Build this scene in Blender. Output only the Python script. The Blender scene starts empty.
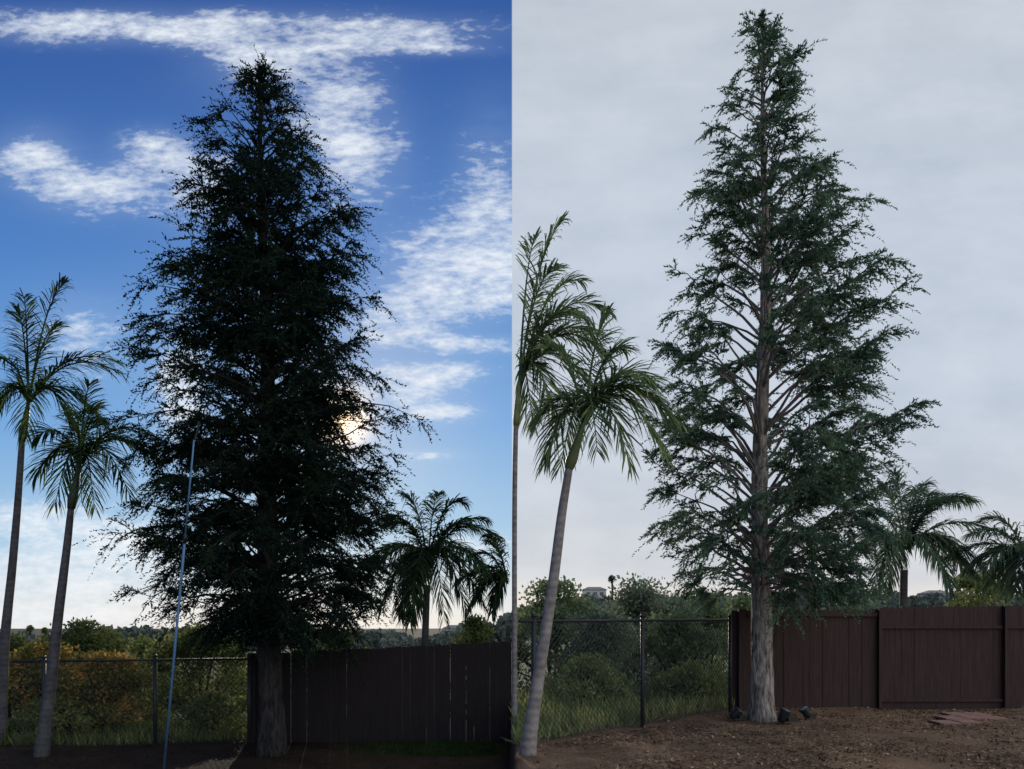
import bpy, math, random
import numpy as np
from mathutils import Vector, noise as mn
random.seed(7); rng=np.random.default_rng(7)
S=bpy.context.scene; COL=S.collection
F=800.0; HY=617.0; CZ=1.6
def P(px,py,Y): return np.array([(px-512)*Y/F, Y, CZ-(py-HY)*Y/F])
def srgb(*c): return tuple(((x/255)/12.92 if x/255<=.04045 else ((x/255+.055)/1.055)**2.4) for x in c)
# ---------------------------------------------------------------- materials
def newmat(name):
    m=bpy.data.materials.new(name); m.use_nodes=True; nt=m.node_tree; nt.nodes.clear()
    return m,nt,nt.nodes.new('ShaderNodeOutputMaterial')
def ramp(nt,fac,stops):
    r=nt.nodes.new('ShaderNodeValToRGB'); e=r.color_ramp.elements
    while len(e)<len(stops): e.new(.5)
    for i,(p,c) in enumerate(stops): e[i].position=p; e[i].color=(*c,1)
    nt.links.new(fac,r.inputs[0]); return r.outputs[0]
def noisetex(nt,scale,detail=4,vec=None,stretch=None,rough=.55):
    n=nt.nodes.new('ShaderNodeTexNoise'); n.inputs['Scale'].default_value=scale; n.inputs['Detail'].default_value=detail; n.inputs['Roughness'].default_value=rough
    if vec is None:
        vec=nt.nodes.new('ShaderNodeTexCoord').outputs['Object']
    if stretch:
        mp=nt.nodes.new('ShaderNodeMapping'); mp.inputs['Scale'].default_value=stretch; nt.links.new(vec,mp.inputs[0]); vec=mp.outputs[0]
    nt.links.new(vec,n.inputs['Vector']); return n.outputs['Fac']
def solid(name,c1,c2,scale=6,rough=.8,bump=0.3,stretch=None,detail=5,metal=0,dist=.02,spec=.3,lo=.3,hi=.7):
    m,nt,out=newmat(name)
    b=nt.nodes.new('ShaderNodeBsdfPrincipled'); f=noisetex(nt,scale,detail,stretch=stretch,rough=.62)
    nt.links.new(ramp(nt,f,[(lo,c1),(hi,c2)]),b.inputs['Base Color'])
    b.inputs['Roughness'].default_value=rough; b.inputs['Metallic'].default_value=metal; b.inputs['Specular IOR Level'].default_value=spec
    if bump:
        bp=nt.nodes.new('ShaderNodeBump'); bp.inputs['Strength'].default_value=bump; bp.inputs['Distance'].default_value=dist
        nt.links.new(f,bp.inputs['Height']); nt.links.new(bp.outputs[0],b.inputs['Normal'])
    nt.links.new(b.outputs[0],out.inputs[0]); return m
def leafmat(name,dark,mid,light,trans=.3,scale=1.3):
    m,nt,out=newmat(name)
    g=nt.nodes.new('ShaderNodeNewGeometry'); f=noisetex(nt,scale,2)
    a=nt.nodes.new('ShaderNodeMath'); a.operation='MULTIPLY_ADD'; a.inputs[1].default_value=.45; nt.links.new(g.outputs['Random Per Island'],a.inputs[0])
    b=nt.nodes.new('ShaderNodeMath'); b.operation='MULTIPLY_ADD'; b.inputs[1].default_value=1.3; b.inputs[2].default_value=-.37; nt.links.new(f,b.inputs[0])
    nt.links.new(b.outputs[0],a.inputs[2])
    c=ramp(nt,a.outputs[0],[(.15,dark),(.5,mid),(.9,light)])
    d=nt.nodes.new('ShaderNodeBsdfDiffuse'); t=nt.nodes.new('ShaderNodeBsdfTranslucent')
    nt.links.new(c,d.inputs[0]); nt.links.new(c,t.inputs[0])
    mx=nt.nodes.new('ShaderNodeMixShader'); mx.inputs[0].default_value=trans; nt.links.new(d.outputs[0],mx.inputs[1]); nt.links.new(t.outputs[0],mx.inputs[2])
    nt.links.new(mx.outputs[0],out.inputs[0]); return m
def palmtrunkmat(name,c1,c2):
    m,nt,out=newmat(name); b=nt.nodes.new('ShaderNodeBsdfPrincipled'); b.inputs['Roughness'].default_value=.85
    w=nt.nodes.new('ShaderNodeTexWave'); w.bands_direction='Z'; w.inputs['Scale'].default_value=3.4; w.inputs['Distortion'].default_value=3; w.inputs['Detail'].default_value=4
    nt.links.new(nt.nodes.new('ShaderNodeTexCoord').outputs['Object'],w.inputs[0])
    f=noisetex(nt,7,8,rough=.7); a=nt.nodes.new('ShaderNodeMath'); a.operation='MULTIPLY_ADD'; a.inputs[1].default_value=.10; nt.links.new(w.outputs['Fac'],a.inputs[0])
    nt.links.new(f,a.inputs[2])
    nt.links.new(ramp(nt,a.outputs[0],[(.38,c1),(.68,c2)]),b.inputs['Base Color'])
    bp=nt.nodes.new('ShaderNodeBump'); bp.inputs['Strength'].default_value=.3; bp.inputs['Distance'].default_value=.015; nt.links.new(a.outputs[0],bp.inputs['Height']); nt.links.new(bp.outputs[0],b.inputs['Normal'])
    nt.links.new(b.outputs[0],out.inputs[0]); return m
M={}
M['cedarR']=leafmat('cedar_green',(.042,.080,.054),(.085,.140,.092),(.15,.215,.12),.34)
M['cedarL']=leafmat('cedar_shade_tone',(.005,.012,.010),(.012,.024,.018),(.030,.046,.022),.3)  # same cedar needles, backlit shade put into the colour
M['barkR']=solid('grey_bark',(.09,.065,.05),(.48,.40,.33),20,.95,1,(1,1,.25),9,dist=.09,lo=.36,hi=.62)
M['barkL']=solid('bark_shade_tone',(.010,.008,.008),(.055,.045,.04),20,.95,1,(1,1,.25),9,dist=.09,lo=.36,hi=.62)  # trunk bark copy darkened to carry the backlit shade
M['limbR']=solid('limb_bark',(.085,.068,.06),(.21,.17,.155),10,.9,.4)
M['limbL']=solid('limb_shade_tone',(.008,.007,.007),(.02,.017,.016),10,.9,.4)  # limb bark with shade put into its colour, also used for stems
M['palmR']=leafmat('palm_leaf',(.055,.088,.045),(.11,.165,.075),(.24,.30,.12),.4,2.0)
M['palmL']=leafmat('palm_leaf_shade_tone',(.010,.020,.012),(.026,.048,.018),(.13,.19,.04),.38,2.0)  # same palm leaves, shaded in the base colour for the backlit view
M['palmF']=leafmat('plume_palm_leaf',(.05,.082,.06),(.095,.145,.09),(.17,.22,.11),.4,1.5)
M['palmFL']=leafmat('plume_leaf_shade_tone',(.009,.02,.013),(.023,.045,.024),(.065,.10,.04),.38,1.5)  # plume leaves with the backlit shade painted into their greens
M['ptR']=palmtrunkmat('palm_trunk',(.13,.105,.09),(.30,.25,.22))
M['ptL']=palmtrunkmat('palm_trunk_shade_tone',(.030,.027,.031),(.085,.078,.077))  # palm trunk copy, shadowed by its darker colour
M['ptF']=palmtrunkmat('plume_trunk',(.04,.036,.032),(.10,.085,.072))
M['shaftR']=solid('crownshaft',(.13,.16,.06),(.24,.26,.11),5,.5,.1)
M['shaftL']=solid('crownshaft_shade_tone',(.02,.03,.02),(.05,.06,.03),5,.5,.1)  # crownshaft copy with backlit shade in its colour
M['bushR']=leafmat('bush_olive',(.065,.092,.045),(.15,.20,.10),(.28,.31,.15),.4,.9)
M['bushR2']=leafmat('bush_sage',(.075,.105,.065),(.17,.21,.14),(.30,.33,.22),.4,.9)
M['bushY']=leafmat('bush_yellow_green',(.11,.14,.05),(.22,.25,.09),(.38,.38,.15),.4,.9)
M['bushL']=leafmat('bush_shade_tone',(.028,.045,.02),(.07,.095,.036),(.19,.19,.06),.45,.9)  # shaded bush leaves, the shade put into the greens
M['bushLY']=leafmat('bush_sunlit_tone',(.055,.08,.025),(.14,.165,.052),(.34,.33,.10),.52,.9)  # sunlit bush leaves, the sunlight raised in the leaf colour
M['bushO']=leafmat('bush_amber_sunlit',(.055,.07,.022),(.15,.14,.042),(.58,.32,.08),.52,1.6)  # amber tips, with low sunlight also raised in the leaf colour
M['far']=leafmat('far_leaves',(.055,.07,.06),(.11,.13,.11),(.17,.19,.15),.2,.1)
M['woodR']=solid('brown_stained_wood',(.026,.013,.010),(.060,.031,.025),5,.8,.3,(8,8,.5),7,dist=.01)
M['woodL']=solid('stained_wood_shade_tone',(.009,.005,.006),(.019,.011,.011),5,.8,.25,(6,6,.5),6,dist=.01)  # brown fence wood darkened in colour to stand for backlit shade
M['metal']=solid('black_coated_metal',(.012,.013,.015),(.03,.03,.032),20,.5,.1)
M['wire']=solid('black_wire',(.015,.016,.017),(.03,.03,.03),20,.6,0)
M['pole']=solid('pale_blue_pole',(.06,.13,.24),(.10,.19,.32),12,.4,.05)
M['plastic']=solid('black_plastic',(.01,.01,.012),(.025,.025,.028),20,.45,.1)
M['lens']=solid('lamp_glass',(.10,.12,.14),(.2,.22,.24),10,.15,0,spec=.6)
M['paver']=solid('red_paver',(.15,.075,.055),(.28,.155,.11),20,.9,.4)
M['litter']=leafmat('mulch',(.035,.022,.014),(.15,.095,.058),(.38,.26,.16),.05,3)
M['litterL']=leafmat('mulch_shade_tone',(.01,.007,.005),(.03,.02,.014),(.06,.045,.03),.05,3)  # mulch copy with the shade of the backlit yard in its colour
M['grass']=leafmat('grass_blades',(.012,.028,.008),(.022,.05,.014),(.05,.08,.02),.35,2)
M['white']=solid('stucco',(.42,.40,.37),(.55,.53,.50),3,.9,.05)
M['tile']=solid('roof_tile',(.16,.14,.13),(.25,.22,.20),3,.9,.1)
M['glass']=solid('window_glass',(.03,.04,.05),(.06,.07,.08),3,.15,0)
# ---------------------------------------------------------------- mesh helpers
class MB:
    def __init__(s): s.v=[]; s.f=[]
    def tube(s,pts,rad,n=6,cap=True,wob=0,seed=0):
        pts=[Vector(p) for p in pts]; b0=len(s.v); prev=None
        for i,p in enumerate(pts):
            t=(pts[min(i+1,len(pts)-1)]-pts[max(i-1,0)]).normalized()
            a=Vector((0,0,1)) if abs(t.z)<.9 else Vector((1,0,0))
            if prev is not None: a=prev
            u=(a-t*a.dot(t)).normalized(); w=t.cross(u); prev=u
            for k in range(n):
                an=2*math.pi*k/n; r=rad[i]
                if wob: r*=1+wob*mn.noise(Vector((math.cos(an)*2.2+seed,math.sin(an)*2.2,p.z*2.2)))
                q=p+(u*math.cos(an)+w*math.sin(an))*r; s.v.append((q.x,q.y,q.z))
        for i in range(len(pts)-1):
            for k in range(n):
                a=b0+i*n+k; b=b0+i*n+(k+1)%n; s.f.append((a,b,b+n,a+n))
        if cap: s.f.append(tuple(b0+k for k in range(n))[::-1]); s.f.append(tuple(b0+(len(pts)-1)*n+k for k in range(n)))
    def box(s,c,size,rot=0,bev=0):
        cx,cy,cz=c; x,y,z=[q/2 for q in size]; b=len(s.v); cr,sr=math.cos(rot),math.sin(rot)
        for dz in (-z,z):
            for dx,dy in ((-x,-y),(x,-y),(x,y),(-x,y)):
                s.v.append((cx+dx*cr-dy*sr,cy+dx*sr+dy*cr,cz+dz))
        for f in ((3,2,1,0),(4,5,6,7),(0,1,5,4),(1,2,6,5),(2,3,7,6),(3,0,4,7)): s.f.append(tuple(b+i for i in f))
    def poly(s,vs,fs):
        b=len(s.v); s.v+= [tuple(v) for v in vs]; s.f+=[tuple(b+i for i in f) for f in fs]
    def build(s,name,mat,parent=None,smooth=False):
        me=bpy.data.meshes.new(name); base=parent_base(parent)
        v=np.array(s.v,dtype=float)-base
        me.from_pydata(v.tolist(),[],s.f); 
        if smooth: me.polygons.foreach_set('use_smooth',[True]*len(me.polygons))
        me.materials.append(mat); me.update()
        o=bpy.data.objects.new(name,me); COL.objects.link(o)
        if parent: o.parent=parent
        return o
def parent_base(p):
    b=np.zeros(3)
    while p is not None: b=b+np.array(p.location); p=p.parent
    return b
def npmesh(name,verts,nper,mat,parent=None):
    N=len(verts); v=(verts.reshape(-1,3)-parent_base(parent)).astype(np.float32)
    me=bpy.data.meshes.new(name); me.vertices.add(N*nper); me.vertices.foreach_set('co',v.ravel())
    me.loops.add(N*nper); me.loops.foreach_set('vertex_index',np.arange(N*nper,dtype=np.int32))
    me.polygons.add(N); me.polygons.foreach_set('loop_start',np.arange(0,N*nper,nper,dtype=np.int32)); me.polygons.foreach_set('loop_total',np.full(N,nper,dtype=np.int32))
    me.update(calc_edges=True); me.validate(); me.materials.append(mat)
    o=bpy.data.objects.new(name,me); COL.objects.link(o)
    if parent: o.parent=parent
    return o
def tag(o,label=None,cat=None,group=None,kind=None):
    if label: o['label']=label
    if cat: o['category']=cat
    if group: o['group']=group
    if kind: o['kind']=kind
    return o
def thing(name,loc,label,cat,group=None):
    o=bpy.data.objects.new(name,None); COL.objects.link(o); o.location=loc; o.empty_display_size=.2
    return tag(o,label,cat,group)
def unit(a): return a/np.maximum(np.linalg.norm(a,axis=-1,keepdims=True),1e-9)
# ---------------------------------------------------------------- ground
def sst(a,b,x):
    t=min(1,max(0,(x-a)/(b-a))); return t*t*(3-2*t)
def gz(x,y):
    w=.05+max(0,y-14.5)*.12
    s=sst(-w,w,x)
    L=-.6-2.4*sst(14.8,30,y)-6*sst(60,300,y)-40*sst(420,900,y)+2.5*sst(150,300,y)*mn.noise(Vector((x*.012,y*.01,3)))
    R=-2.5*sst(14.8,30,y)+8.5*sst(90,300,y)-45*sst(420,900,y)+3*sst(150,300,y)*mn.noise(Vector((x*.012,y*.01,8)))
    z=L*(1-s)+R*s
    z+=.035*mn.noise(Vector((x*.9,y*.9,1)))*(1 if abs(x)>.3 else .2)
    return z
def geo(a,b,n): return list(a*(b/a)**(np.arange(1,n+1)/n))
xs=list(np.arange(-14,14.01,.2)); xs=sorted(set(np.round([-q for q in geo(14,3000,30)]+xs+geo(14,3000,30)+[-.06,-.03,.03,.06],3)))
ys=[-60,-30,-10,0,3]+list(np.arange(4,16.01,.2))+geo(16,3500,60)
V=[(x,y,gz(x,y)) for y in ys for x in xs]; nx=len(xs)
Fc=[(j*nx+i,j*nx+i+1,(j+1)*nx+i+1,(j+1)*nx+i) for j in range(len(ys)-1) for i in range(nx-1)]
m,nt,out=newmat('earth'); b=nt.nodes.new('ShaderNodeBsdfPrincipled'); b.inputs['Roughness'].default_value=.95; b.inputs['Specular IOR Level'].default_value=.1
n1=noisetex(nt,48,7,rough=.75); n2=noisetex(nt,1.6,6,rough=.65)
soil=ramp(nt,n1,[(.3,(.07,.043,.028)),(.5,(.185,.115,.073)),(.72,(.37,.25,.165))])
soil2=ramp(nt,n2,[(.35,(.5,.45,.41)),(.65,(1,1,1))])
mu=nt.nodes.new('ShaderNodeMix'); mu.data_type='RGBA'; mu.blend_type='MULTIPLY'; mu.inputs[0].default_value=1; nt.links.new(soil,mu.inputs[6]); nt.links.new(soil2,mu.inputs[7])
veg=ramp(nt,noisetex(nt,.25,8,rough=.7),[(.35,(.05,.06,.03)),(.6,(.12,.135,.07)),(.75,(.24,.22,.15))])
sx=nt.nodes.new('ShaderNodeSeparateXYZ'); nt.links.new(nt.nodes.new('ShaderNodeTexCoord').outputs['Object'],sx.inputs[0])
mr=nt.nodes.new('ShaderNodeMapRange'); mr.inputs[1].default_value=14.2; mr.inputs[2].default_value=17; nt.links.new(sx.outputs[1],mr.inputs[0])
mx=nt.nodes.new('ShaderNodeMix'); mx.data_type='RGBA'; nt.links.new(mr.outputs[0],mx.inputs[0]); nt.links.new(mu.outputs[2],mx.inputs[6]); nt.links.new(veg,mx.inputs[7])
mr2=nt.nodes.new('ShaderNodeMapRange'); mr2.inputs[1].default_value=-.05; mr2.inputs[2].default_value=.05; mr2.inputs[3].default_value=.16; mr2.inputs[4].default_value=1; nt.links.new(sx.outputs[0],mr2.inputs[0])  # left half of the soil colour darkened to paint in backlit shade
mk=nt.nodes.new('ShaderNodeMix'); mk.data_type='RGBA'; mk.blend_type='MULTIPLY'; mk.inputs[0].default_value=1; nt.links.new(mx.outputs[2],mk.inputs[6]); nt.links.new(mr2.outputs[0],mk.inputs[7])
nt.links.new(mk.outputs[2],b.inputs['Base Color'])
bp=nt.nodes.new('ShaderNodeBump'); bp.inputs['Strength'].default_value=.8; bp.inputs['Distance'].default_value=.025; nt.links.new(n1,bp.inputs['Height']); nt.links.new(bp.outputs[0],b.inputs['Normal'])
nt.links.new(b.outputs[0],out.inputs[0])
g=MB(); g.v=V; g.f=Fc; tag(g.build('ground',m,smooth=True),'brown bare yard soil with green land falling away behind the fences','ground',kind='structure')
# ---------------------------------------------------------------- cedars
def cedar(base,top,table,nprim,t0,step,keep,nl,seed,Y,mats,label,trad,KN,nsz,kk,rightbias=0,limb=1.0,wscale=1.0,secl=1.0,lr=(.75,1.03),gate=.6,shoot=(.09,.26),wid=1.0,spray=.3,tpow=.85,cfreq=1.5,rfill=0,outl=.12):
    r=np.random.default_rng(seed); root=thing('cedar_tree',tuple(base),label,'tree')
    base=np.array(base); top=np.array(top); H=top[2]-base[2]
    sc=Y/F
    tz=np.array([CZ-(t[0]-HY)*sc for t in table])[::-1]; Lw=np.array([t[1]*sc for t in table])[::-1]*wscale; Rw=np.array([t[2]*sc for t in table])[::-1]*wscale
    def axis(z):
        f=np.clip((z-base[2])/H,0,1); return base+(top-base)*f+np.array([.07*math.sin(f*9+seed),.06*math.sin(f*7),0])*(f*(1-f)*4)*.6
    tr=MB(); K=90; pts=[];rad=[]
    for i in range(K):
        f=i/(K-1); q=axis(base[2]+H*f*.995); 
        rr=trad*((1-f)**tpow*.95+.04)+trad*.35*math.exp(-f*60)
        pts.append(q-np.array([0,0,.12 if i==0 else 0])); rad.append(rr)
    tr.tube(pts,rad,28,wob=.22,seed=seed); tr.build('trunk',mats[1],root,True)
    lb=MB(); SP=[];SD=[];SL=[]
    zlo,zhi=tz[0],tz[-1]
    for i in range(nprim):
        f=(i+r.random())/nprim; z=zlo+(zhi-zlo)*f**1.12; az=i*2.39996+r.normal()*.35
        c,s=math.cos(az),math.sin(az); R=np.interp(z,tz,Rw); Lq=np.interp(z,tz,Lw); rx=R if c>0 else Lq; ry=(R+Lq)/2
        L=1/math.sqrt((c/rx)**2+(s/ry)**2+1e-6)*r.uniform(*lr)
        hf=(z-base[2])/H
        if r.random()<outl and hf>.25: L*=1.12
        k=np.interp(hf,[.15,.3,.6,1],kk)+r.normal()*.1
        zs=max(z-k*L,base[2]+1.9+r.random()*.5); k=(z-zs)/max(L,.1); k=min(k,.95)
        n=9; arc=r.uniform(.2,.6); bw=r.normal()*.45; P0=axis(zs); pp=[]
        wz=r.normal(size=n)*.035*L
        for j in range(n):
            t=j/(n-1); a=az+bw*(t-.3)*t
            pp.append(P0+np.array([math.cos(a)*L*t,math.sin(a)*L*t,L*(k*t+arc*t*(1-t))+wz[j]*t]))
        pp=np.array(pp); br=(.012+.012*L)*limb
        lb.tube(pp,[br*(1-j/(n-1))**.9+.003 for j in range(n)],5)
        tb=t0+(.12 if hf<.55 and t0>.3 else 0)
        if t0>.3 and hf>.75: tb=t0*.6
        if c>.1: tb-=rfill
        m=max(2,int(L*(1-tb)/step)); 
        for q in range(m+1):
            t=tb+(1-tb)*q/m+r.normal()*.01
            if t>1: t=1
            x=t*(n-1); j=min(int(x),n-2); p=pp[j]+(pp[j+1]-pp[j])*(x-j); T=unit(pp[j+1]-pp[j])
            cl=mn.noise(Vector((p[0]*cfreq+seed,p[1]*cfreq,p[2]*cfreq)))
            pr=keep*(0.5+.6*t)+cl*gate+rightbias*np.sign(c)*.15
            if r.random()>pr: continue
            sd=unit(np.cross(T,[0,0,1]))*(1 if q%2 else -1)
            D=unit(T*r.uniform(.5,1)+sd*r.uniform(.3,1)*(0.25 if q==m else 1)+np.array([0,0,r.uniform(-.4,.3)]))
            l2=(.2+.30*L*(1-t)**.8)*r.uniform(.6,1.3)*secl; l2=min(l2,1.0)
            ns=4; dr=r.uniform(.1,.6)
            sp=np.array([p+D*l2*(w/ns)+np.array([0,0,-dr*l2*(w/ns)**2]) for w in range(ns+1)])
            lb.tube(sp,[.007*(1-w/ns)+.002 for w in range(ns+1)],3,cap=False)
            cnt=max(4,int(l2/nl*(1+cl)))
            tt=np.sort(r.random(cnt))*.92+.08; tt[-1]=1
            bp_=p+D*l2*tt[:,None]; bp_[:,2]-=dr*l2*tt**2
            sd2=unit(np.cross(D,[0,0,1]))
            ang=r.normal(size=(cnt,1))*.7
            dd=unit(D*r.uniform(.5,1.1,(cnt,1))+sd2*np.sin(ang*1.2)*1.0+np.array([0,0,1])*r.uniform(-.8,.35,(cnt,1)))
            dd[-1]=unit(D+np.array([0,0,-dr])); ll_=r.uniform(*shoot,cnt); ll_[-1]*=1.4
            SP.append(bp_);SD.append(dd);SL.append(ll_)
        T=unit(pp[-1]-pp[-2])
        for w in range(4):
            SP.append((pp[-1]-T*.06*w)[None]); SD.append(unit(T+r.normal(size=3)*.25)[None]); SL.append(np.array([r.uniform(.5,1)*spray]))
    for i in range(60):
        z=top[2]-r.random()*1.0; a=r.random()*6.28; p=axis(z); SP.append(p[None]);SD.append(unit(np.array([[math.cos(a),math.sin(a),.9]]))); SL.append(np.array([.10+.3*(top[2]-z)]))
    lb.build('branches',mats[2],root)
    SP=np.concatenate(SP);SD=np.concatenate(SD);SL=np.concatenate(SL); N=len(SP)
    a=(np.arange(KN)[None,:,None]+r.random((N,KN,1)))/KN; p=SP[:,None]+SD[:,None]*SL[:,None,None]*a
    p[:,:,2:3]-=a*a*SL[:,None,None]*.3
    rd=unit(r.normal(size=(N,KN,3))); nd=unit(rd*.75+SD[:,None]*.8)
    nlen=r.uniform(.04,.07,(N,KN,1))*nsz*(1.15-.5*a); wd=unit(np.cross(nd,r.normal(size=(N,KN,3))))*r.uniform(.006,.011,(N,KN,1))*nsz*wid
    tri=np.stack([p-wd,p+wd,p+nd*nlen],axis=2).reshape(-1,3,3)
    npmesh('foliage',tri,3,mats[0],root); print('OBJECTS cedar tris',len(tri))
    return root
tabR=[(18,3,3),(45,16,16),(70,42,36),(100,32,32),(130,54,50),(165,62,64),(200,80,84),(240,90,95),(270,97,110),(310,100,126),(340,106,134),(400,115,150),(440,118,150),(490,114,144),(530,114,140),(560,100,132),(585,84,118),(605,55,100)]
tabL=[(72,3,3),(95,18,28),(125,44,40),(160,46,66),(200,78,92),(250,90,102),(300,120,108),(350,114,128),(400,126,136),(450,138,138),(500,140,136),(550,142,142),(590,124,136),(620,104,118),(645,55,95)]
b0=P(762,720,12.43); t0=P(763,15,12.43)
cedar((b0[0],b0[1],gz(b0[0],b0[1])),t0,tabR,178,.42,.070,.80,.034,2,12.43,(M['cedarR'],M['barkR'],M['limbR']),'thinned green conifer with trunk and limbs showing, against the grey sky',.18,14,1.12,[.3,.55,.65,.8],rightbias=1.6,limb=.78,wscale=.96,secl=.97,wid=1.25,gate=1.0,lr=(.7,1.03),tpow=1.0,rfill=.13,outl=.05)
b0=P(272,755,12.75); t0=P(260,68,12.75)
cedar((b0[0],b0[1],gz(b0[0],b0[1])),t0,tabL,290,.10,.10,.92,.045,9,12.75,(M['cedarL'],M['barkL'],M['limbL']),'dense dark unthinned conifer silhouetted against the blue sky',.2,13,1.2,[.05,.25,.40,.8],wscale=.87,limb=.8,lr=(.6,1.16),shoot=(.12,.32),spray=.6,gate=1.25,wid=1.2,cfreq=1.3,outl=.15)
# ---------------------------------------------------------------- palms
def frond_mesh(p0,tip,ctrl,ll,nleaf,droop,r,xclip=None,wid=.028):
    mb=MB(); n=12; cur=[]
    for i in range(n+1):
        t=i/n; cur.append((1-t)**2*p0+2*t*(1-t)*ctrl+t*t*tip)
    cur=np.array(cur); mb.tube(cur,[.017*(1-i/n)+.004 for i in range(n+1)],5)
    for i in range(nleaf):
        u=.10+.90*(i+.5)/nleaf
        for sgn in (-1,1):
            x=min(u+r.normal()*.004,.999)*n; j=min(int(x),n-1); p=cur[j]+(cur[j+1]-cur[j])*(x-j); T=unit(cur[j+1]-cur[j])
            up=np.array([0,0,1.]); sd=np.cross(T,up)
            if np.linalg.norm(sd)<.25: sd=np.array([1.,.3,0])
            sd=unit(sd)*sgn; nrm=unit(np.cross(sd*sgn,T)); 
            l=ll*(math.sin(math.pi*(.12+.8*u))**.6)*r.uniform(.75,1.12)
            D=unit(sd*(1-.45*u)+T*(.5+.6*u)+nrm*r.uniform(-.15,.45)+r.normal(size=3)*.10)
            w=unit(np.cross(D,up+r.normal(size=3)*.4))*wid*.5*r.uniform(.7,1.2)
            dp=droop*r.uniform(.5,1.25)
            a=p; b=p+D*l*.45-up*dp*l*.10; c=p+D*l*.78-up*dp*l*.32; e=p+D*l*.98-up*dp*l*.66
            if xclip is not None and (xclip*b[0]<.03 or xclip*c[0]<.03 or xclip*e[0]<.03): continue
            mb.poly([a-w*.5,a+w*.5,b+w,b-w,c+w*.75,c-w*.75,e],[(0,1,2,3),(3,2,4,5),(5,4,6)])
    return mb
def palm(trunk,rad,crown,Y,fronds,ll,mats,label,seed,shaft=True,group=None,nleaf=34,droop=1,xclip=None,name='palm_tree',wid=.028,extra=0):
    r=np.random.default_rng(seed); s=Y/F
    root=thing(name,tuple(trunk[0]),label,'palm tree',group)
    c=P(crown[0],crown[1],trunk[-1][1]); pts=[np.array(q,float) for q in trunk]
    cv=[];n=24
    for i in range(n+1):
        t=i/n*(len(pts)-1); j=min(int(t),len(pts)-2); f=t-j; a,b=pts[j],pts[j+1]; am=pts[j-1] if j>0 else 2*a-b; bm=pts[j+2] if j+2<len(pts) else 2*b-a
        cv.append(.5*((2*a)+(-am+b)*f+(2*am-5*a+4*b-bm)*f*f+(-am+3*a-3*b+bm)*f**3))
    cv[0]=cv[0]-np.array([0,0,.15])
    tb=MB(); tb.tube(cv,[rad[0]+(rad[1]-rad[0])*(i/n)**.8+rad[0]*.3*math.exp(-i*.6) for i in range(n+1)],16,wob=.06,seed=seed); tb.build('trunk',mats[1],root,True)
    e=np.array(cv[-1])
    if shaft:
        sb=MB(); sb.tube([e-(c-e)*.02,e+(c-e)*.15,e+(c-e)*.5,c],[rad[1]*1.1,rad[1]*1.5,rad[1]*1.15,rad[1]*.5],14); sb.build('crownshaft',mats[2],root,True)
    fr=list(fronds)
    for i in range(extra):
        f=fronds[r.integers(len(fronds))]
        fr.append((f[0]*r.uniform(.7,1.1),f[1]*r.uniform(.8,1.05)+r.normal()*6,f[2]+r.normal()*.6,f[3]*r.uniform(.8,1.1)))
    for (dx,dy,dep,lift) in fr:
        st=c+np.array([dx*s*.02,0,-.03]); tip=c+np.array([dx*s,dep,dy*s]); k=.38
        ctrl=c+np.array([dx*s*k,dep*k,(max(dy,0)*.75+lift)*s])
        frond_mesh(st,tip,ctrl,ll,nleaf,droop,r,xclip,wid).build('frond',mats[0],root)
    return root
def G(px,Y): 
    x=(px-512)*Y/F; return np.array([x,Y,gz(x,Y)])
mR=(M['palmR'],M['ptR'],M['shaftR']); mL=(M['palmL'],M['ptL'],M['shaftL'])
palm([G(527,9.3),P(538,680,9.3),P(552,590,9.3),P(561,520,9.3),P(569,468,9.3)],(.085,.045),(584,422),9.3,
  [(22,106,0,8),(92,4,0,66),(78,-40,-.3,68),(40,-52,-.5,60),(-34,80,.2,25),(-48,4,.1,46),(-38,-42,-.2,48),(74,50,.3,38),(6,-44,-.8,58),(-20,-35,.6,46),(46,84,.4,24),(62,22,-.6,44)],
  .45,mR,'nearer pale trunked palm leaning right, in the grey sky view',11,xclip=1,nleaf=56,droop=.68,wid=.022,extra=1)
palm([G(514.5,11.5),P(514.5,640,11.5),P(514.5,540,11.5),P(515,470,11.5),P(516,425,11.5)],(.038,.034),(519,380),11.5,
  [(44,160,0,14),(16,150,.2,8),(88,70,0,50),(92,28,.2,60),(72,-14,-.3,56),(34,-42,-.4,46),(66,114,.5,30),(14,-40,.3,46),(34,100,-.4,24),(60,50,-.5,44)],
  .50,mR,'palm half cut off at the grey sky view left edge, behind the leaning palm',12,xclip=1,nleaf=56,droop=.7,wid=.024,extra=2)
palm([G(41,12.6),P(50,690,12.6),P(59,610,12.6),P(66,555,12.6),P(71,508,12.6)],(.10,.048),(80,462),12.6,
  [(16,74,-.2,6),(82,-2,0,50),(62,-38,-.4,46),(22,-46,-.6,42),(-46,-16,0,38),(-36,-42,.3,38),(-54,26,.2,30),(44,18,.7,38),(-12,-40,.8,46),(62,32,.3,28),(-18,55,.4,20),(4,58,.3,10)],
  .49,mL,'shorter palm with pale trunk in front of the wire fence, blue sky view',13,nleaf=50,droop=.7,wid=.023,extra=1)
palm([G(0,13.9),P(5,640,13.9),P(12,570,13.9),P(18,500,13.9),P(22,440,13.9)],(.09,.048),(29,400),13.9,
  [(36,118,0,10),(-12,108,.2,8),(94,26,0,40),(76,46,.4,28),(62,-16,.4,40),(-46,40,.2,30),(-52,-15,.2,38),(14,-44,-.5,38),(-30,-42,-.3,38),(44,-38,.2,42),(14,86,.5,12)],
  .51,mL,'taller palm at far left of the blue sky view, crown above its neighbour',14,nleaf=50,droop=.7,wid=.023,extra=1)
mF=(M['palmF'],M['ptF'],M['shaftR']); mFL=(M['palmFL'],M['ptL'],M['shaftL'])
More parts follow.
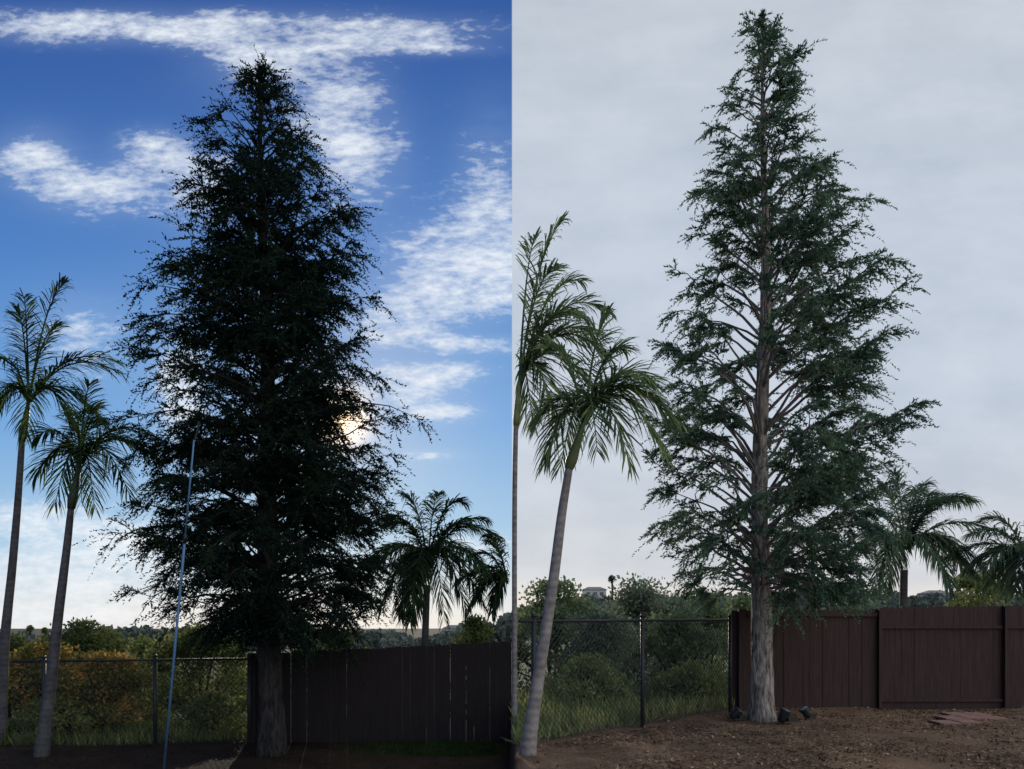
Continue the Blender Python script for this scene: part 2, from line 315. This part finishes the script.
palm([G(903,18),P(903,640,18),P(904,570,18)],(.10,.08),(905,548),18,
  [(28,66,.3,16),(70,48,0,28),(90,10,-.5,36),(66,-34,-.8,38),(22,-46,-1,36),(-38,-42,-.4,36),(-66,0,0,34),(-50,42,.4,26),(-14,68,.5,10),(82,-24,.8,40),(52,60,.8,18),(-56,-28,1,36),(8,-42,1.2,38)],
  .56,mF,'feathery palm rising behind the brown board fence, right of thinned tree',15,shaft=False,nleaf=70,droop=.95,wid=.032,extra=10)
palm([G(1026,17),P(1026,630,17),P(1027,580,17)],(.10,.08),(1028,560),17,
  [(-60,24,0,26),(-52,-8,-.3,30),(-34,44,.3,16),(-66,5,.6,30),(-30,-34,-.6,30),(20,50,0,20),(50,10,.3,30),(-10,-34,.5,30)],
  .54,mF,'feathery palm cut off at the right edge of the grey sky view',16,shaft=False,nleaf=60,droop=.95,wid=.032,extra=8)
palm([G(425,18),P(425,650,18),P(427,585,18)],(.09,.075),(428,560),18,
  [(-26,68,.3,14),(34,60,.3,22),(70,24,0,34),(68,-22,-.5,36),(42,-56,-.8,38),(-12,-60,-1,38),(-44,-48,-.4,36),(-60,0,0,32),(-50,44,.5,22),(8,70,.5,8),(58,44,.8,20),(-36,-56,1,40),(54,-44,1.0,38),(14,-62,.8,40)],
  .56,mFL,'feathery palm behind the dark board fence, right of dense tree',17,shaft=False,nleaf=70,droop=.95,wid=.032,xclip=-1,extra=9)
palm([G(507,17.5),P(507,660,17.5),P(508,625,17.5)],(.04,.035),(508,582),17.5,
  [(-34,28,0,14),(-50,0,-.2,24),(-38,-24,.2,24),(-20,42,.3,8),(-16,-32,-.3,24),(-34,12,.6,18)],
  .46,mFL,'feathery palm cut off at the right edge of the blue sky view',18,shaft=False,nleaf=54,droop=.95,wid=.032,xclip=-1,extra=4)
# ---------------------------------------------------------------- shrubs and trees beyond
def shrub(px,pyt,Y,wpx,n,ls,mat,label,seed,group=None,name='shrub',cat='shrub',dep=.8,clip=None,open_=1.0,stemmat=None):
    r=np.random.default_rng(seed); s=Y/F; top=P(px,pyt,Y); W=wpx*s/2; base=np.array([top[0],Y,gz(top[0],Y)]); H=top[2]-base[2]
    root=thing(name,tuple(base),label,cat,group)
    nl=int(22+W*10); lob=[]
    st=MB()
    for i in range(nl):
        a=r.random()*6.283; h=r.random()**.75; rr=W*math.sqrt(r.random())*math.sqrt(max(.05,1-(max(h-.35,0)/.66)**2))*.95
        c=base+np.array([rr*math.cos(a),rr*math.sin(a)*dep,H*(.08+.84*h)]); lob.append((c,r.uniform(.14,.30)*min(W,H)*open_+.05))
        if i<16:
            mid=(base+c)/2+np.array([0,0,H*.06]); st.tube([base+np.array([r.normal()*.06,r.normal()*.06,-.1]),mid,c],[.035,.022,.006],5)
    lob.append((base+np.array([0,0,H*.9]),.16*min(W,H)+.05))
    st.build('stems',stemmat or M['limbL'],root)
    idx=r.integers(0,len(lob),n); C=np.array([l[0] for l in lob])[idx]; Rr=np.array([l[1] for l in lob])[idx][:,None]
    d=unit(r.normal(size=(n,3))); p=C+d*Rr*(r.random((n,1))**.35)*np.array([1.15,1.1,.85])*r.uniform(.8,1.25,(n,1))
    if clip is not None: p=p[p[:,0]*clip>.05]
    p=p[p[:,2]>base[2]-.2]; n=len(p)
    ax=unit(r.normal(size=(n,3))+np.array([0,0,.5])); w=unit(np.cross(ax,r.normal(size=(n,3)))); L=ls*r.uniform(.6,1.3,(n,1))
    q=np.stack([p,p+ax*L*.5+w*L*.28,p+ax*L,p+ax*L*.5-w*L*.28],axis=1)
    npmesh('foliage',q,4,mat,root); return root
A='bushes beyond the wire fence in the grey sky view'
shrub(552,577,17.5,110,9500,.10,M['bushR'],'tall olive green bush just right of the leaning palm trunk, behind wire fence',21,A,clip=1)
shrub(640,580,19,130,11000,.10,M['bushR2'],'broad grey green bush in the middle behind the wire fence, grey sky view',22,A)
shrub(702,590,20,100,8500,.10,M['bushR'],'green bush behind the wire fence next to the brown board fence corner',23,A)
shrub(598,612,15.6,110,7500,.085,M['bushR2'],'low sage bush close behind the wire fence left of its middle post',24,A,clip=1)
shrub(680,614,16,105,7500,.085,M['bushR'],'low bush close behind the wire fence right of its middle post',25,A)
shrub(588,660,14.3,90,3500,.07,M['bushY'],'small yellow green bush low against the wire fence',26,A,clip=1)
shrub(690,664,14.6,75,3200,.07,M['bushY'],'small yellow green bush low by the wire fence end post',27,A)
shrub(740,590,24,90,4500,.12,M['bushR'],'rounded tree behind the thinned conifer trunk, above the board fence',28,name='broadleaf_tree',cat='tree')
shrub(975,568,20,95,8000,.10,M['bushY'],'yellow green tree above the brown board fence at right',29,name='broadleaf_tree',cat='tree')
shrub(845,588,24,110,5000,.12,M['bushR2'],'grey green tree showing over the brown board fence behind the conifer',30,name='broadleaf_tree',cat='tree')
B='bushes beyond the wire fence in the blue sky view'
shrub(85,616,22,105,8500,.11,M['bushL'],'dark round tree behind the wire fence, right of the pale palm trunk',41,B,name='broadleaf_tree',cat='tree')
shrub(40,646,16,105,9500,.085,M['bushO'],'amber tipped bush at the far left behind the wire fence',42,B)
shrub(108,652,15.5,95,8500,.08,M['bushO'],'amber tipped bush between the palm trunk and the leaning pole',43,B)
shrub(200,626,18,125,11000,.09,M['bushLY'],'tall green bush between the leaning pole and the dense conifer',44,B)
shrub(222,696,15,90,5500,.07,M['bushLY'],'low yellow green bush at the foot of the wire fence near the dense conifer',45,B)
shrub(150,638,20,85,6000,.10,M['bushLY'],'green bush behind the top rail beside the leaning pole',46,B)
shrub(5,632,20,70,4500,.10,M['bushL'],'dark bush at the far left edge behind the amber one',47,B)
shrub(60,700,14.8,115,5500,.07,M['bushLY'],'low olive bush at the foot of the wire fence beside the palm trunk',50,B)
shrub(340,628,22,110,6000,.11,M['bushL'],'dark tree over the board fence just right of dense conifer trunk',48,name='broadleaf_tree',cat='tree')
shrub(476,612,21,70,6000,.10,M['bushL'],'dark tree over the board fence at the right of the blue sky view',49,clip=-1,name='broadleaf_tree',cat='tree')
def far(seed,x0,x1,Ys,n,name,label):
    r=np.random.default_rng(seed); out=[]
    for i in range(n):
        Y=r.uniform(*Ys); px=r.uniform(x0,x1); x=(px-512)*Y/F; z=gz(x,Y); R=r.uniform(1.5,4.5); m=170
        d=unit(r.normal(size=(m,3)))*r.random((m,1))**.3*R*np.array([1,1,.75])+np.array([x,Y,z+R*.5])
        a=unit(r.normal(size=(m,3))); w=unit(np.cross(a,r.normal(size=(m,3)))); L=R*.22
        out.append(np.stack([d-a*L,d+w*L*.7,d+a*L,d-w*L*.7],axis=1))
    tag(npmesh(name,np.concatenate(out),4,M['far']),label,'woodland',kind='stuff')
far(1,505,1060,(150,330),260,'distant_woodland','hazy far woodland on the hill in the grey sky view')
far(2,-40,505,(150,330),220,'distant_woodland','hazy far woodland on the low hills in the blue sky view')
def house(px,Y,w,h,label,up=1.0):
    x=(px-512)*Y/F; z=gz(x,Y)+up; root=thing('house',(x,Y,z-3),label,'house')
    a=MB(); a.box((x,Y,z+h/2-1.5),(w,7,h+3)); a.build('wall',M['white'],root)
    r_=MB(); q=[(x-w/2-.4,Y-4,z+h),(x+w/2+.4,Y-4,z+h),(x+w/2+.4,Y+4,z+h),(x-w/2-.4,Y+4,z+h),(x-w/2+1.5,Y,z+h+1.0),(x+w/2-1.5,Y,z+h+1.0)]
    r_.poly(q,[(0,1,5,4),(2,3,4,5),(1,2,5),(3,0,4),(3,2,1,0)]); r_.build('roof',M['tile'],root)
    for k in range(3):
        wd=MB(); wd.box((x-w*.3+k*w*.3,Y-3.52,z+h*.55),(1.2,.1,1.1)); wd.build('window',M['glass'],root)
house(594,255,7,3,'white house on the far hill between the palm trunk and middle bush',3.4)
house(935,250,7,3,'white house on the far hill right of the feathery palm',1.5)
house(58,260,9,3,'white house on the low far hill behind the pale palm trunk',1.5)
house(458,260,9,3,'white house over the dark board fence below the feathery palms',2)
def tinypalm(px,py,Y,label):
    top=P(px,py,Y); b=np.array([top[0],Y,gz(top[0],Y)]); root=thing('fan_palm',tuple(b),label,'palm tree','far fan palms')
    t=MB(); t.tube([b,(b+top)/2+np.array([.15,0,0]),top],[.35,.28,.25],6); t.build('trunk',M['limbL'],root)
    n=200; d=unit(rng.normal(size=(n,3))); p=top+d*rng.random((n,1))*.3; L=1.1
    w=unit(np.cross(d,rng.normal(size=(n,3))))*.1
    q=np.stack([p,p+d*L*.6+w,p+d*L+np.array([0,0,-.4]),p+d*L*.6-w],axis=1); npmesh('crown',q,4,M['bushL'],root)
tinypalm(612,578,220,'tiny far fan palm against the grey sky above the middle bush')
tinypalm(141,630,240,'tiny far fan palm above the wire fence, left of leaning pole')
tinypalm(30,628,240,'tiny far fan palm at the left edge, left one of a pair')
tinypalm(45,630,250,'tiny far fan palm near the left edge, right one of a pair')
# ---------------------------------------------------------------- wire fences
def wirefence(A_,B_,zA,zB,h,posts,label):
    A_=np.array(A_);B_=np.array(B_); Lh=np.linalg.norm(B_-A_); d=(B_-A_)/Lh
    root=thing('chain_link_fence',(A_[0],A_[1],zA),label,'fence')
    def pt(s,z): q=A_+d*s; return (q[0],q[1],zA+(zB-zA)*s/Lh+z)
    mb=MB(); sp=.085; s=-h
    while s<Lh:
        a=max(s,0); e=min(s+h,Lh)
        if e-a>.02:
            mb.tube([pt(a,a-s+.03),pt(e,e-s+.03)],[.0036]*2,3,cap=False)
            mb.tube([pt(a,h-(a-s)+.03),pt(e,h-(e-s)+.03)],[.0036]*2,3,cap=False)
        s+=sp
    mb.build('wire_mesh',M['wire'],root)
    t=MB(); t.tube([pt(0,h+.05),pt(Lh,h+.05)],[.02]*2,10); t.build('top_rail',M['metal'],root,True)
    t=MB(); t.tube([pt(0,.05),pt(Lh,.05)],[.004]*2,5); t.build('bottom_wire',M['metal'],root)
    for f in posts:
        p=np.array(pt(f*Lh,0)); q=MB(); q.tube([p+[0,0,-.15],p+[0,0,h+.1]],[.032]*2,12); o=q.build('post',M['metal'],root,True)
        c=MB(); c.tube([p+[0,0,h+.1],p+[0,0,h+.13],p+[0,0,h+.15]],[.037,.036,.01],12); c.build('post_cap',M['metal'],root,True)
wirefence((.09,9.8),(3.68,13.5),0,0,1.5,(.05,.505,1),'black chain link fence beside the leaning palm in the grey sky view')
XL=(250-512)/F*14.0
wirefence((-8.2,13.1),(XL,13.95),-.6,-.6,1.42,(.13,.59,1),'black chain link fence left of the dense conifer, blue sky view')
# ---------------------------------------------------------------- board fences
def boardfence(x0,x1,Y,zb,topf,mat,label,posts,rails,gap=.003,seed=1,bw=.14):
    r=random.Random(seed); root=thing('board_fence',(x0,Y,zb),label,'fence')
    mb=MB(); x=x0
    while x<x1-.02:
        w=min(bw,x1-x); t=topf(x)+r.uniform(-.010,.010); zz=zb-.05; yy=Y+r.uniform(-.006,.006); c=.018
        xa,xb=x+gap*r.uniform(.1,1),x+w
        fr=[(xa,zz),(xb,zz),(xb,t-c),(xb-c,t),(xa+c,t),(xa,t-c)]
        vs=[(a,yy-.009,b) for a,b in fr]+[(a,yy+.009,b) for a,b in fr]
        mb.poly(vs,[(0,1,2,3,4,5),(11,10,9,8,7,6)]+[(i,i+6,(i+1)%6+6,(i+1)%6) for i in range(6)]); x+=w
    mb.build('board_panel',mat,root)
    for px_,w_,e in posts:
        q=MB(); t=topf(px_)+e; q.box((px_,Y-.06,(zb-.1+t)/2),(w_,.088,t-zb+.1)); q.build('post',mat,root)
    for (xa,xb,z,hh) in rails:
        q=MB(); q.box(((xa+xb)/2,Y-.037,z),(xb-xa,.04,hh)); q.build('rail',mat,root)
    return root
YF=14.07; X=lambda px:(px-512)/F*YF; Z=lambda py:CZ-(py-HY)/F*YF
boardfence(X(731),X(1060),YF,0,lambda x: np.interp(x,[X(731),X(877),X(879),X(1060)],[Z(610),Z(609),Z(607),Z(605)]),M['woodR'],'brown board fence behind the thinned conifer trunk',
  [(X(741),.13,.01),(X(878),.05,.0),(X(1003),.05,.0)],[(X(747),X(876),Z(615),.05),(X(880.5),X(1001),Z(627),.05),(X(880.5),X(1001),Z(700),.05),(X(1005.5),X(1060),Z(627),.05)],seed=3,bw=.115)
boardfence(X(251),X(511.5),YF,-.6,lambda x: np.interp(x,[X(250),X(285),X(512)],[Z(654),Z(652),Z(641)]),M['woodL'],'board fence toned nearly black for backlit shade, behind the dense conifer trunk',
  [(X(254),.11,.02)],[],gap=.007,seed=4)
# ---------------------------------------------------------------- small objects
pb=P(163,757,11.0); pb[2]=gz(pb[0],11.0); tp=P(194,440,10.3)
root=thing('pruning_pole',tuple(pb),'long pale blue pole leaning up into the dense conifer','pole')
mid=pb+(tp-pb)*.72
q=MB(); q.tube([pb,mid],[.017,.017],12); q.build('lower_tube',M['pole'],root,True)
q=MB(); q.tube([mid-(tp-pb)*.01,tp],[.012,.011],12); q.build('upper_tube',M['pole'],root,True)
q=MB(); q.tube([mid-(tp-pb)*.012,mid+(tp-pb)*.014],[.024,.024],12); q.build('locking_collar',M['plastic'],root,True)
q=MB(); q.tube([pb,pb+(tp-pb)*.006],[.022,.022],12); q.build('foot',M['plastic'],root,True)
q=MB(); q.poly([tp+[0,-.01,0],tp+[.03,-.01,.02],tp+[.09,-.01,.22],tp+[.05,-.01,.25],tp+[.05,-.01,.16]],[(0,1,2,4),(4,2,3)]); q.build('saw_blade',M['metal'],root)
def spot(px,Y,ang,label,s=1):
    g_=G(px,Y); root=thing('spotlight',tuple(g_),label,'garden light','black spotlights around the thinned conifer')
    a=MB(); a.tube([g_+[0,0,-.05],g_+[0,0,.08*s]],[.012]*2,8); a.build('stake',M['plastic'],root,True)
    c=g_+np.array([0,0,.10*s]); d=unit(np.array([math.cos(ang),-.1,.9]))
    h=MB(); h.tube([c-d*.08*s,c-d*.06*s,c+d*.02*s,c+d*.07*s,c+d*.085*s],[.03*s,.05*s,.055*s,.068*s,.068*s],14); h.build('lamp_head',M['plastic'],root,True)
    l=MB(); l.tube([c+d*.0855*s,c+d*.09*s],[.056*s,.05*s],14); l.build('lens',M['lens'],root,True)
    b_=MB(); b_.box((g_[0]+.09*s,g_[1]+.02,g_[2]+.06*s),(.11*s,.07*s,.05*s),.4); b_.build('solar_panel',M['plastic'],root)
spot(735,12.3,.3,'small black spotlight on soil left of the thinned conifer trunk',1.1)
spot(783,12.0,1.2,'black spotlight close to the right side of the conifer trunk',1.25)
spot(806,12.4,2.2,'black spotlight furthest right of the thinned conifer trunk',1.05)
for row in range(3):
    for cI in range(2 if row!=1 else 3):
        Y=12.0+row*.42; px=945+cI*21+(row*5); rt=random.uniform(-.05,.05)
        g_=G(px,Y); q=MB(); w,d_,h_=.31,.36,.05
        a,b_=w/2,d_/2; cr,sr=math.cos(rt),math.sin(rt)
        vs=[]
        for (kk_,zz) in ((1,0),(1,h_-.008),(.96,h_)):
            for dx,dy in ((-a,-b_),(a,-b_),(a,b_),(-a,b_)): vs.append((g_[0]+(dx*cr-dy*sr)*kk_,g_[1]+(dx*sr+dy*cr)*kk_,g_[2]-.01+zz))
        q.poly(vs,[(0,1,5,4),(1,2,6,5),(2,3,7,6),(3,0,4,7),(4,5,9,8),(5,6,10,9),(6,7,11,10),(7,4,8,11),(8,9,10,11),(3,2,1,0)])
        rown=['nearest row','middle row','farthest row'][row]; pos=(['left','right'] if row!=1 else ['left','middle','right'])[cI]
        tag(q.build('paver',M['paver']),'flat reddish paver on the soil, %s one in the %s'%(pos,rown),'paver','reddish pavers lying on the soil')
def scatter(n,reg,mat,name,label,cat,ls,flat=True):
    pts=[]
    while len(pts)<n:
        c=reg()
        if c is not None: pts.append((c[0],c[1],gz(c[0],c[1])+.004))
    p=np.array(pts); 
    if flat: ax=unit(rng.normal(size=(n,3))*np.array([1,1,.25])); p[:,2]+=.006
    else: ax=unit(rng.normal(size=(n,3))*.35+np.array([0,0,1]))
    w=unit(np.cross(ax,rng.normal(size=(n,3))*(.4 if flat else 1)+(np.array([0,0,1]) if flat else 0))); L=ls*rng.uniform(.4,1.4,(n,1))
    ww=.3 if flat else .08
    q=np.stack([p,p+ax*L*.4+w*L*ww,p+ax*L,p+ax*L*.4-w*L*ww],axis=1)
    tag(npmesh(name,q,4,mat),label,cat,kind='stuff')
def regR():
    Y=random.uniform(8.2,14); px=random.uniform(530,1030); x=(px-512)*Y/F
    if x<.09+(Y-9.8)*.97: return None
    if mn.noise(Vector((x*.8,Y*.8,4)))+random.uniform(-.5,.5)<-.1: return None
    return x,Y
def regL():
    Y=random.uniform(11.3,14); px=random.uniform(0,511); x=(px-512)*Y/F; return x,Y
def regG():
    Y=random.uniform(12.6,13.95); px=random.triangular(330,511,480); return (px-512)*Y/F,Y
def regW():
    Y=random.uniform(10,17); px=random.uniform(514,735); x=(px-512)*Y/F
    if x>.0+(Y-9.9)*.97: return None
    return x,Y
def regWL():
    Y=random.uniform(13.6,17); px=random.uniform(0,250); x=(px-512)*Y/F
    if Y<13.1+(x+8.2)*.24+.1: return None
    return x,Y
scatter(13000,regR,M['litter'],'leaf_litter','dry leaf and bark litter scattered over the brown soil at right','leaf litter',.042)
scatter(3000,regL,M['litterL'],'leaf_litter','dry leaf litter on the shade-toned soil below the dense conifer','leaf litter',.03)
scatter(4000,regG,M['grass'],'grass','short green grass along the foot of the dark board fence','grass',.07,False)
scatter(5000,regW,M['bushY'],'weeds','yellow green weeds beyond the wire fence in the grey sky view','weeds',.22,False)
scatter(5000,regWL,M['bushLY'],'weeds','weeds beyond the wire fence in the blue sky view','weeds',.2,False)
# ---------------------------------------------------------------- sky
SUN_EL=13.6; SUN_AZ=-12.2
W=bpy.data.worlds.new('World'); S.world=W; W.use_nodes=True; nt=W.node_tree; nt.nodes.clear()
def m_(op,a,b=None,c=None,clamp=False):
    n=nt.nodes.new('ShaderNodeMath'); n.operation=op; n.use_clamp=clamp
    for i,q in enumerate((a,b,c)):
        if q is None: continue
        if isinstance(q,(int,float)): n.inputs[i].default_value=q
        else: nt.links.new(q,n.inputs[i])
    return n.outputs[0]
def mixc(f,a,b,blend='MIX'):
    n=nt.nodes.new('ShaderNodeMix'); n.data_type='RGBA'; n.blend_type=blend
    for i,q in ((0,f),(6,a),(7,b)):
        if isinstance(q,(int,float)): n.inputs[i].default_value=q
        elif isinstance(q,tuple): n.inputs[i].default_value=(*q,1)
        else: nt.links.new(q,n.inputs[i])
    return n.outputs[2]
tc=nt.nodes.new('ShaderNodeTexCoord'); sp=nt.nodes.new('ShaderNodeSeparateXYZ'); nt.links.new(tc.outputs['Generated'],sp.inputs[0])
x,y,z=sp.outputs; yy=m_('MAXIMUM',m_('ABSOLUTE',y),.2); u=m_('DIVIDE',x,yy); v=m_('DIVIDE',z,yy)
v01=m_('MULTIPLY_ADD',v,1/1.1,.1/1.1,True)
def vp(py): return ((HY-py)/F+.1)/1.1
blue=ramp(nt,v01,[(vp(650),srgb(226,226,220)),(vp(605),srgb(206,218,226)),(vp(540),srgb(150,192,224)),(vp(420),srgb(104,160,216)),(vp(250),srgb(68,124,194)),(vp(60),srgb(46,92,164)),(1,srgb(34,72,135))])
grey=ramp(nt,v01,[(vp(640),srgb(240,232,222)),(vp(600),srgb(238,230,222)),(vp(578),srgb(214,216,220)),(vp(500),srgb(203,210,220)),(vp(400),srgb(197,207,221)),(vp(200),srgb(195,205,219)),(vp(20),srgb(194,203,214)),(1,srgb(192,200,210))])
def cvec(su,sv,w=0.0,sk=0.0):
    c=nt.nodes.new('ShaderNodeCombineXYZ'); nt.links.new(m_('ADD',m_('MULTIPLY',u,su),m_('MULTIPLY',v,sk)),c.inputs[0]); nt.links.new(m_('ADD',m_('MULTIPLY',v,sv),m_('MULTIPLY',u,-sk*.5)),c.inputs[1]); c.inputs[2].default_value=w; return c.outputs[0]
nA=noisetex(nt,1,9,cvec(10,26,0,3),rough=.62); nB=noisetex(nt,1,6,cvec(50,120,5,26),rough=.62)
n=m_('ADD',m_('MULTIPLY',nA,.55),m_('MULTIPLY',nB,.45))
blobs=[(110,26,190,15,1.35),(330,34,135,16,1.45),(430,48,50,7,.9),(35,156,42,26,1.3),(100,190,70,22,1.35),(155,150,36,18,1.3),(262,62,60,30,.95),(330,100,52,44,1.1),(355,165,46,46,1.1),
(205,190,42,36,1.1),(455,262,66,38,1.4),(480,290,44,22,1.3),(492,200,34,76,1.2),(410,385,44,20,1.2),(445,412,32,9,1.2),(395,320,50,28,1.1),(470,345,55,9,1.1),(75,335,48,34,1.1),(40,520,66,24,1.2),(50,575,105,36,1.2),(120,545,60,26,1.0),(430,370,50,9,1.2),(60,615,150,14,1.0),(470,545,60,12,1.0),(430,455,30,6,1.0),(180,385,24,50,1.9),(345,415,26,26,1.5)]
mask=None
for (cx,cy,rx,ry,am) in blobs:
    du=m_('MULTIPLY_ADD',u,F/rx,-(cx-512)/rx); dv=m_('MULTIPLY_ADD',v,F/ry,-(HY-cy)/ry)
    e=m_('MULTIPLY',m_('EXPONENT',m_('MULTIPLY',m_('ADD',m_('MULTIPLY',du,du),m_('MULTIPLY',dv,dv)),-1.0)),am)
    mask=e if mask is None else m_('ADD',mask,e)
mask=m_('MINIMUM',mask,1.25)
cl=m_('MULTIPLY',m_('ADD',m_('MULTIPLY_ADD',mask,.95,-1.0),m_('MULTIPLY_ADD',n,4.8,-1.88)),.85,None,True)
cl=m_('MULTIPLY',m_('MULTIPLY',cl,m_('MULTIPLY',mask,2.2,None,True)),.93)
veil=m_('MULTIPLY',m_('MULTIPLY',mask,nA),.4,None,True)
blue=mixc(veil,blue,srgb(200,218,238))
blue=mixc(cl,blue,srgb(230,237,245))
sd=Vector((math.sin(math.radians(SUN_AZ))*math.cos(math.radians(SUN_EL)),math.cos(math.radians(SUN_AZ))*math.cos(math.radians(SUN_EL)),math.sin(math.radians(SUN_EL))))
vm=nt.nodes.new('ShaderNodeVectorMath'); vm.operation='DOT_PRODUCT'; vm.inputs[1].default_value=sd; nt.links.new(tc.outputs['Generated'],vm.inputs[0])
gl=m_('MULTIPLY',m_('POWER',m_('MAXIMUM',vm.outputs['Value'],0),2600),.95,None,True)
gl2=m_('MULTIPLY',m_('POWER',m_('MAXIMUM',vm.outputs['Value'],0),140),.22,None,True)
blue=mixc(gl2,blue,srgb(230,226,220)); blue=mixc(gl,blue,(2.6,1.9,1.2))
sk=nt.nodes.new('ShaderNodeTexSky'); sk.sky_type='NISHITA'; sk.sun_disc=False; sk.sun_elevation=math.radians(SUN_EL); sk.sun_rotation=math.radians(SUN_AZ)
nt.links.new(tc.outputs['Generated'],sk.inputs[0])
blue=mixc(.004,blue,sk.outputs[0],'ADD')
gn=noisetex(nt,1,8,cvec(6,12,9,1.5),rough=.58); gm=ramp(nt,gn,[(.3,(.90,.915,.935)),(.7,(1.10,1.09,1.075))])
grey=mixc(1.0,grey,gm,'MULTIPLY')
zb=m_('MULTIPLY_ADD',v,1.4,-1.2,True); yb=m_('MULTIPLY_ADD',y,-3,-.2,True); bst=m_('ADD',1.0,m_('MULTIPLY',m_('MAXIMUM',zb,yb),1.3))  # unseen grey sky overhead and behind camera brightened to add light on foliage
vsn=nt.nodes.new('ShaderNodeVectorMath'); vsn.operation='SCALE'; nt.links.new(grey,vsn.inputs[0]); nt.links.new(bst,vsn.inputs['Scale']); grey=vsn.outputs[0]
sky=mixc(m_('MULTIPLY_ADD',x,900,.5,True),blue,grey)
bg=nt.nodes.new('ShaderNodeBackground'); nt.links.new(sky,bg.inputs[0]); bg.inputs[1].default_value=1.0
wo=nt.nodes.new('ShaderNodeOutputWorld'); nt.links.new(bg.outputs[0],wo.inputs[0])
ld=bpy.data.lights.new('sun','SUN'); ld.energy=2.4; ld.angle=math.radians(.6); ld.color=(1,.88,.72); lo=bpy.data.objects.new('sun',ld); COL.objects.link(lo)
lo.rotation_euler=(-sd).to_track_quat('-Z','Y').to_euler(); lo.location=(0,30,20)
cd=bpy.data.cameras.new('camera'); co=bpy.data.objects.new('camera',cd); COL.objects.link(co); co.location=(0,0,CZ); co.rotation_euler=(math.radians(90),0,0)
cd.sensor_width=36; cd.lens=F/1024*36; cd.shift_y=(HY-384.5)/1024; cd.clip_end=6000; cd.clip_start=.05
S.camera=co; S.view_settings.view_transform='Standard'; S.view_settings.look='None'; S.view_settings.exposure=0
